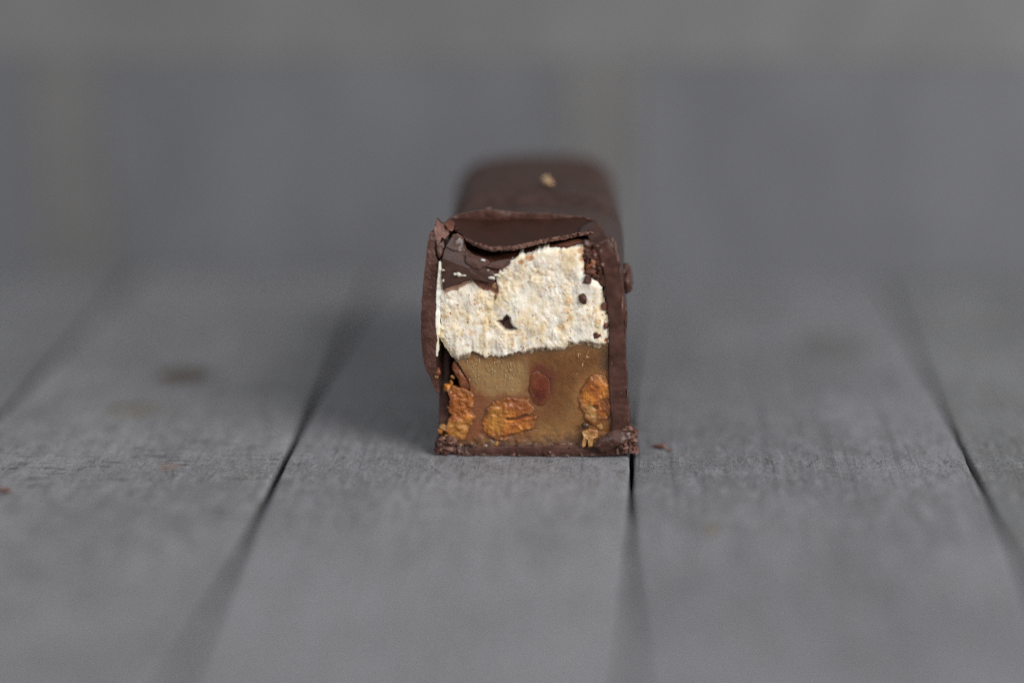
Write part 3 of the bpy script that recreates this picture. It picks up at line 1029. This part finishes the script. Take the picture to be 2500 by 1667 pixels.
blob("peanut", [(858, 1140), (880, 1110), (912, 1098), (950, 1106), (968, 1136), (980, 1170), (980, 1230), (982, 1262), (962, 1310), (920, 1338), (880, 1328), (856, 1300), (836, 1256), (824, 1214), (838, 1172)],
     [M['nut'], M['nut_pale']], bar, y=0.36, dome=0.30, n=200, rings=44, amp=0.25, jit=0.25, seed=21,
     dispf=lambda V: crack([(898, 1250), (912, 1258)], 0.16, 0.4)(V),
     tintf=soak(cs, [([(850, 1250), (900, 1240), (930, 1300), (900, 1335), (860, 1310)], lin(184, 144, 88), 0.8), ([(930, 1210), (985, 1200), (985, 1290), (945, 1270)], lin(120, 66, 40), 0.8)], 0.6), **NP)
blob("peanut", [(600, 1104), (636, 1080), (676, 1094), (696, 1140), (694, 1196), (668, 1236), (628, 1240), (602, 1204), (596, 1150)], M['nut_dark'], bar, y=0.62, dome=0.17,
     n=140, rings=30, amp=0.10, jit=0.15, seed=23, tintf=soak(lin(116, 66, 38), [], 0.4), power=0.3, thick=1.5, freq=0.8)
for i, (cx, cy, r, y, mt) in enumerate([(212, 1165, .55, .5, 'nut'), (238, 1112, .34, .9, 'nut_pale'), (232, 1135, .28, .9, 'nut'), (196, 1345, .5, .2, 'nut_pale'),
                                        (180, 1362, .42, .2, 'nut'), (168, 1082, .42, 0, 'nut_skin'), (160, 1108, .36, 0, 'nut_pale'), (210, 1390, .4, .2, 'nut_pale'),
                                        (255, 1170, .4, .6, 'nut'), (440, 1420, .34, .2, 'nut_pale'), (545, 1400, .4, .3, 'nut_skin'),
                                        (930, 1332, .5, .2, 'nut_pale'), (960, 1265, .45, .3, 'nut_skin')]):
    lump("peanut_chip", F([(cx, cy)], y + .3)[0], (r, r * .8, r * random.Random(i).uniform(.8, 1.3)), M[mt], bar, i, 3, 0.4)
# strip of caramel running down the left side of the filling
blob("caramel_edge", [(246, 1038), (270, 1060), (300, 1100), (322, 1150), (318, 1172), (282, 1168), (262, 1120), (236, 1070)], M['nut_skin'], bar,
     y=1.0, dome=0.4, thick=1.5, n=90, rings=14, amp=0.15, seed=31)

# --- left wall: splayed side of the coating
fl = F([(131, 436, .9), (122, 500, .7), (111, 600, .3), (98, 720, -.1), (91, 850, -.4), (94, 960, -.5), (107, 1050, -.4), (132, 1112, -.1), (160, 1178, .2)])
fr = F([(152, 440, 1.1), (160, 520, .8), (170, 600, .4), (164, 720, .0), (160, 850, -.3), (163, 950, -.4), (160, 1020, -.3), (166, 1085, .0), (178, 1190, .3)])
Gf = coons(np.array([fl[0], fr[0]]), np.array([fl[-1], fr[-1]]), fl, fr, 26, 210)
Gf[..., 1] -= 0.12 * fbm(Gf, 1.3, 4, 91) + 0.05 * fbm(Gf, 5, 2, 92)
Gf[..., 0] += 0.10 * fbm(Gf, 1.0, 3, 93)
patch("side_wall", Gf, (1.1, 5.2, 0.0), [M['choc_cut'], M['choc']], bar, 10, 0.06, 0.8)

# --- shards of broken chocolate at the upper left
blob("shard", [(192, 702, -.2), (186, 620, 0), (190, 555, .4), (206, 500, 1.0), (238, 452, 1.8), (262, 446, 2.0), (286, 462, 1.9), (294, 492, 1.5),
               (306, 520, 1.0), (345, 548, .6), (392, 562, .3), (420, 592, 0), (438, 640, -.3), (434, 676, -.4), (385, 664, -.5), (335, 656, -.5), (290, 668, -.5), (240, 684, -.4)],
     [M['choc_shard'], M['choc_pale']], bar, dome=0.35, power=1.0, thick=0.9, n=220, rings=26, amp=0.05, freq=0.8, jit=0.10, jf=1.6, seed=41, shrink=0.0, curve=False,
     center=(310, 600), dispf=lambda V: 0.0)
blob("shard", [(206, 500, .8), (240, 450, 1.5), (264, 445, 1.7), (288, 468, 1.6), (294, 500, 1.2), (300, 520, .9), (272, 528, .55), (236, 520, .5)],
     [M['choc_shard'], M['choc_pale']], bar, dome=0.12, power=1.0, thick=0.5, n=120, rings=12, amp=0.06, jit=0.10, seed=42, shrink=0, curve=False)
blob("flake", [(298, 575, -.1), (300, 540, .3), (345, 548, .3), (400, 566, .0), (412, 578, -.2), (392, 596, -.4), (358, 608, -.5), (330, 600, -.4)],
     [M['choc_cut'], M['choc_pale']], bar, dome=0.12, power=1.0, thick=0.4, n=120, rings=10, amp=0.06, jit=0.12, seed=43, shrink=0, curve=False)
blob("flake", [(396, 596, -.4), (420, 575, -.2), (470, 566, -.1), (528, 556, .1), (498, 590, -.3), (474, 610, -.5), (440, 604, -.5)],
     [M['choc_cut'], M['choc_pale']], bar, dome=0.08, power=1.0, thick=0.35, n=120, rings=10, amp=0.05, jit=0.10, seed=44, shrink=0, curve=False)
blob("flake", [(400, 610, -.1), (440, 608, -.1), (474, 612, -.2), (462, 640, -.1), (430, 644, 0)], [M['skin'], M['choc_cut']], bar, dome=0.06, thick=0.5,
     n=80, rings=8, amp=0.05, seed=45, curve=False)
blob("shard", [(166, 378, 2.6), (182, 390, 2.6), (196, 400, 2.8), (200, 425, 2.4), (214, 432, 2.2), (222, 448, 1.9), (204, 468, 1.4), (190, 460, 1.3), (178, 484, .9), (160, 470, 1.0), (152, 440, 1.4)],
     [M['choc_pale'], M['choc_cut']], bar, dome=0.25, thick=1.2, n=120, rings=12, amp=0.2, freq=1.4, jit=0.2, seed=46, curve=False, shrink=0)
blob("shard", [(202, 392, 4.6), (222, 376, 5.4), (246, 384, 5.6), (252, 412, 4.6), (236, 432, 4.0), (214, 424, 4.0)], [M['skin'], M['choc_cut']], bar,
     dome=0.2, thick=1.6, n=100, rings=10, amp=0.2, seed=47, curve=False)
blob("shard", [(160, 470, .9), (184, 484, .9), (196, 472, 1.2), (200, 500, .9), (188, 540, .5), (176, 560, .3), (166, 530, .5)], [M['choc_cut'], M['choc_pale']], bar,
     dome=0.15, thick=1.0, n=90, rings=10, amp=0.16, seed=48, curve=False)
# specks of nougat on the shard and along the plate
for i, (cx, cy, rx, rz, y) in enumerate([(268, 632, .42, .26, -.55), (285, 636, .4, .2, -.55), (256, 630, .3, .22, -.5), (420, 648, .5, .22, -.6), (448, 636, .5, .4, -.5),
                                         (465, 622, .4, .4, -.4), (195, 612, .22, .12, -.3), (196, 660, .16, .2, -.4), (380, 566, .36, .2, -.35), (404, 612, .18, .09, -.7), (462, 612, .1, .08, -.65)]):
    lump("nougat_speck", F([(cx, cy)], y)[0], (rx, .16, rz), M['nougat'], bar, 60 + i, 2, 0.5, 1.6)
rnd = random.Random(5)
for i in range(34):                                         # crumbs along the broken front lip of the plate
    t = rnd.random()
    k = resample([(300, 462), (360, 490), (430, 503), (520, 500), (600, 484), (680, 466), (760, 450), (830, 436), (900, 428)], 200)[int(t * 199)]
    p = FP([(k[0], k[1] + rnd.uniform(-3, 10))])[0]
    p[1] -= 0.1
    r = rnd.uniform(.08, .2)
    lump("crumb", p, (r * rnd.uniform(1, 1.8), r, r * .8), M['choc_pale' if rnd.random() < .6 else 'choc_cut'], bar, 100 + i, 2, 0.5)
for i, (cx, cy, r) in enumerate([(375, 336, .22), (400, 328, .34), (410, 324, .28), (390, 340, .25), (545, 352, .12), (700, 350, .16), (872, 372, .14), (500, 376, .09)]):
    p = FP([(cx, cy)], 0.1)[0]
    lump("crumb", p, (r, r * .8, r * .7), M['choc_pale'], bar, 140 + i, 2, 0.5)

# --- brown chocolate spots and crumbs inside the right corner
for i, (cx, cy, rx, rz, y, mt) in enumerate([(492, 866, .75, .75, .75, 'choc_cut'), (864, 658, .72, .66, -.12, 'choc_cut'), (852, 738, .56, .74, -.12, 'choc_cut'), (910, 912, .6, .5, -.1, 'skin'), (945, 780, .4, .5, .15, 'skin'),
                                             (955, 872, .4, .4, .15, 'skin'), (885, 625, .9, .6, .4, 'skin'), (862, 486, .4, .3, .3, 'choc_cut'), (905, 515, .7, .9, .5, 'skin'),
                                             (920, 560, .7, .8, .5, 'skin'), (895, 570, .6, .8, .4, 'nut_skin'), (880, 600, .6, .5, .3, 'nut_skin'), (930, 620, .6, .9, .4, 'skin'),
                                             (932, 520, .25, .4, .1, 'choc_pale'), (915, 500, .3, .22, .1, 'choc_pale'), (945, 585, .3, .3, .1, 'choc_pale'), (905, 540, .3, .3, .0, 'choc_pale'),
                                             (900, 592, .3, .2, -.05, 'choc_pale'), (925, 600, .3, .2, 0, 'choc_cut'), (940, 660, .5, .9, .4, 'skin'), (958, 720, .4, .8, .3, 'skin')]):
    lump("chocolate_bit", F([(cx, cy)], y)[0], (rx, .4, rz), M[mt], bar, 200 + i, 3, 0.45, 1.3)

blob("inner_crumble", [(852, 470), (890, 478), (930, 505), (950, 560), (956, 640), (966, 720), (950, 700), (915, 660), (868, 632), (846, 580), (850, 520)], [M['skin'], M['choc_cut']], bar,
     y=0.75, dome=0.4, power=0.3, thick=2.0, n=170, rings=30, amp=0.3, freq=1.2, jit=0.25, seed=55, cr=0.6, crf=1.1, curve=False)
# --- pale broken lip on the outer right edge
for i, (cx, cy, rx, rz, mt) in enumerate([(1000, 520, .22, .8, 'choc_pale'), (1010, 560, .18, .5, 'choc_pale'), (1020, 600, .14, .45, 'choc_pale'), (1032, 770, .26, .8, 'choc_pale'),
                                          (1046, 830, .24, .9, 'choc_cut'), (1047, 900, .12, .6, 'choc_pale'), (1050, 1080, .1, .5, 'choc_pale'), (1056, 1180, .1, .6, 'choc_pale'),
                                          (1062, 1250, .12, .4, 'choc_pale'), (982, 1040, .16, .45, 'choc_pale'), (985, 470, .2, .2, 'choc_pale'), (1060, 1300, .16, .2, 'choc_pale')]):
    lump("lip_chip", F([(cx, cy)], 0.16)[0], (rx * .7, .28, rz * 1.5), M[mt], bar, 240 + i, 3, 0.5, 1.8)

# --- lump of coating on the right flank, further back
p = F([(1052, 655)], 8.0)[0]
lump("coating_lump", p, (1.0, 1.5, 2.0), M['choc_cut'], bar, 7, 4, 0.5, 1.2, cuts=3)

# --- chunk and crumbs at the lower right
blob("chunk", [(905, 1436, -.6), (922, 1404, -.4), (962, 1372, -.1), (1010, 1350, .1), (1042, 1346, .1), (1070, 1366, -.1), (1074, 1396, -.3), (1040, 1420, -.6), (1000, 1434, -.8), (962, 1458, -.9), (934, 1462, -.8)],
     [M['choc_cut'], M['choc_pale']], bar, dome=0.45, power=0.8, thick=1.2, n=160, rings=20, amp=0.22, freq=0.9, jit=0.15, seed=51, shrink=0, curve=False)
# crumbled chocolate along the base and at the lower right corner
bt = F([(160, 1402, .1), (215, 1420, .1), (300, 1432, .2), (420, 1436, .2), (640, 1428, .25), (800, 1436, .3), (965, 1440, .2)])
bb = F([(150, 1462, 0), (205, 1474, -.1), (300, 1482, -.15), (420, 1482, -.15), (640, 1481, -.1), (800, 1480, -.1), (965, 1478, -.1)])
Gb = coons(bt, bb, np.array([bt[0], bb[0]]), np.array([bt[-1], bb[-1]]), 260, 34)
ub = np.linspace(0, 1, 260)[None, :]
Gb[..., 2] += 0.45 * fbm(Gb, 1.1, 4, 33) * np.linspace(1, 0, 34)[:, None]
Gb[..., 1] -= (0.35 + 0.5 * sst(0.3, 0.0, ub)) * (crag(Gb, 0.9, 4, 35) - 0.35)
Gb[..., 2] = np.maximum(Gb[..., 2], 0.02)
patch("crumbled_base", Gb, (0, 1.2, 0), [M['choc_cut'], M['choc_cut']], bar, 3, 0.05)
blob("crumbled_corner", [(1020, 1345), (1050, 1330), (1080, 1340), (1096, 1380), (1092, 1420), (1106, 1450), (1080, 1466), (1040, 1466), (1000, 1462), (1010, 1400)],
     [M['choc_pale'], M['choc_cut']], bar, y=0.3, dome=0.45, power=0.4, thick=1.6, n=170, rings=30, amp=0.25, freq=1.3, jit=0.5, jf=1.3, seed=53, cr=0.7, crf=1.0, shrink=0)
blob("crumbled_corner", [(160, 1410), (190, 1392), (235, 1402), (262, 1430), (258, 1462), (215, 1466), (170, 1460), (152, 1440)],
     [M['choc_pale'], M['choc_cut']], bar, y=0.2, dome=0.4, power=0.4, thick=1.6, n=150, rings=26, amp=0.3, freq=1.3, jit=0.6, jf=1.4, seed=54, cr=0.7, crf=1.0, shrink=0)
rnd = random.Random(9)
for i in range(34):
    if i < 12:
        cx, cy, r = rnd.uniform(1030, 1100), rnd.uniform(1335, 1455), rnd.uniform(.14, .4)
    elif i < 20:
        cx, cy, r = rnd.uniform(155, 270), rnd.uniform(1395, 1465), rnd.uniform(.2, .5)
    else:
        cx, cy, r = rnd.uniform(270, 960), rnd.uniform(1425, 1475), rnd.uniform(.12, .42)
    c = F([(cx, cy)], rnd.uniform(-.3, .2))[0]
    c[2] = max(c[2], r * .6)
    lump("crumb", c, (r * rnd.uniform(.7, 1.6), r * .8, r * rnd.uniform(.6, 1.3)), M[rnd.choice(['choc_pale', 'choc_cut', 'skin'])], bar, 300 + i, 3, 0.7, 1.7)

# --- pale glossy slivers added to stand in for glints on the caramel
rnd = random.Random(21)
for i in range(30):
    if i < 22:
        cx, cy = rnd.uniform(300, 570), rnd.uniform(1035, 1150)
    else:
        cx, cy = rnd.uniform(820, 880), rnd.uniform(985, 1060)
    k = np.argmin((Gc[..., 0] - F([(cx, cy)])[0][0]) ** 2 + (Gc[..., 2] - F([(cx, cy)])[0][2]) ** 2)
    c = Gc.reshape(-1, 3)[k].copy()
    r = rnd.uniform(.04, .085)
    lump("caramel_glint", c, (r, r * .9, r * rnd.uniform(1.5, 4.5)), M['glint'], bar, 500 + i, 2, 0.4, 1.4, cuts=0)

# --- stringy caramel drip and its glossy bead
blob("caramel_drip", [(842, 1366, -.2), (880, 1352, -.1), (918, 1360, 0), (916, 1390, -.2), (896, 1398, -.4), (892, 1432, -.5), (874, 1440, -.5), (872, 1402, -.4), (864, 1398, -.4),
                      (860, 1432, -.5), (846, 1442, -.5), (842, 1430, -.5), (850, 1392, -.4)], M['nut_pale'], bar, dome=0.2, thick=0.7, n=160, rings=10,
     amp=0.08, jit=0.06, seed=52, curve=False, center=(868, 1380))
lump("caramel_bead", F([(860, 1336)], -0.1)[0], (.5, .4, .42), M['bead'], bar, 3, 3, 0.1, 0.6, cuts=0)

# ------------------------------------------------------------------ loose crumbs (things of their own)
def loose(px, py, z, r, mat, label, seed, name="chocolate_crumb", amp=0.45):
    p = on_z(px, py, z)
    o = lump(name, p, r, M[mat], None, seed, 3, amp, 1.2, ground=z if z else True)
    o.location = (p[0] * MM, p[1] * MM, (z - 0.06) * MM)
    return tag(o, label, "crumb")


loose(1612, 1094, 0, (1.15, .6, .35), 'choc_pale', "pinkish brown chocolate crumb lying on the plank beside the cut bar's corner", 71)
loose(1636, 1100, 0, (.3, .3, .2), 'choc_pale', "tiny pale chocolate crumb just beyond the bigger pinkish crumb on the plank", 72)
loose(8, 1201, 0, (1.1, .6, .3), 'choc_pale', "small reddish brown crumb alone on the rough saw-marked plank", 73, "nut_crumb")
def bar_top(px, py):                          # height of the coating where the line of sight meets it
    d = ray(px, py)
    d = d / np.linalg.norm(d)
    P = R[R[..., 2] > 26]
    q_ = P - CAM
    off_ = np.linalg.norm(q_ - (q_ @ d)[:, None] * d, axis=1)
    near_ = P[off_ < 0.6]
    return float(near_[np.argmin(near_[:, 1])][2])


px, py = c2p(682, 216)
loose(px, py, bar_top(px, py), (1.0, .9, .75), 'tan', "tan nut crumb resting on top of the chocolate bar", 74, "nut_crumb")
px, py = c2p(495, 296)
loose(px, py, bar_top(px, py), (.45, .35, .28), 'choc_pale', "tiny pale crumb on the bar's top just behind the cracked plate", 75)
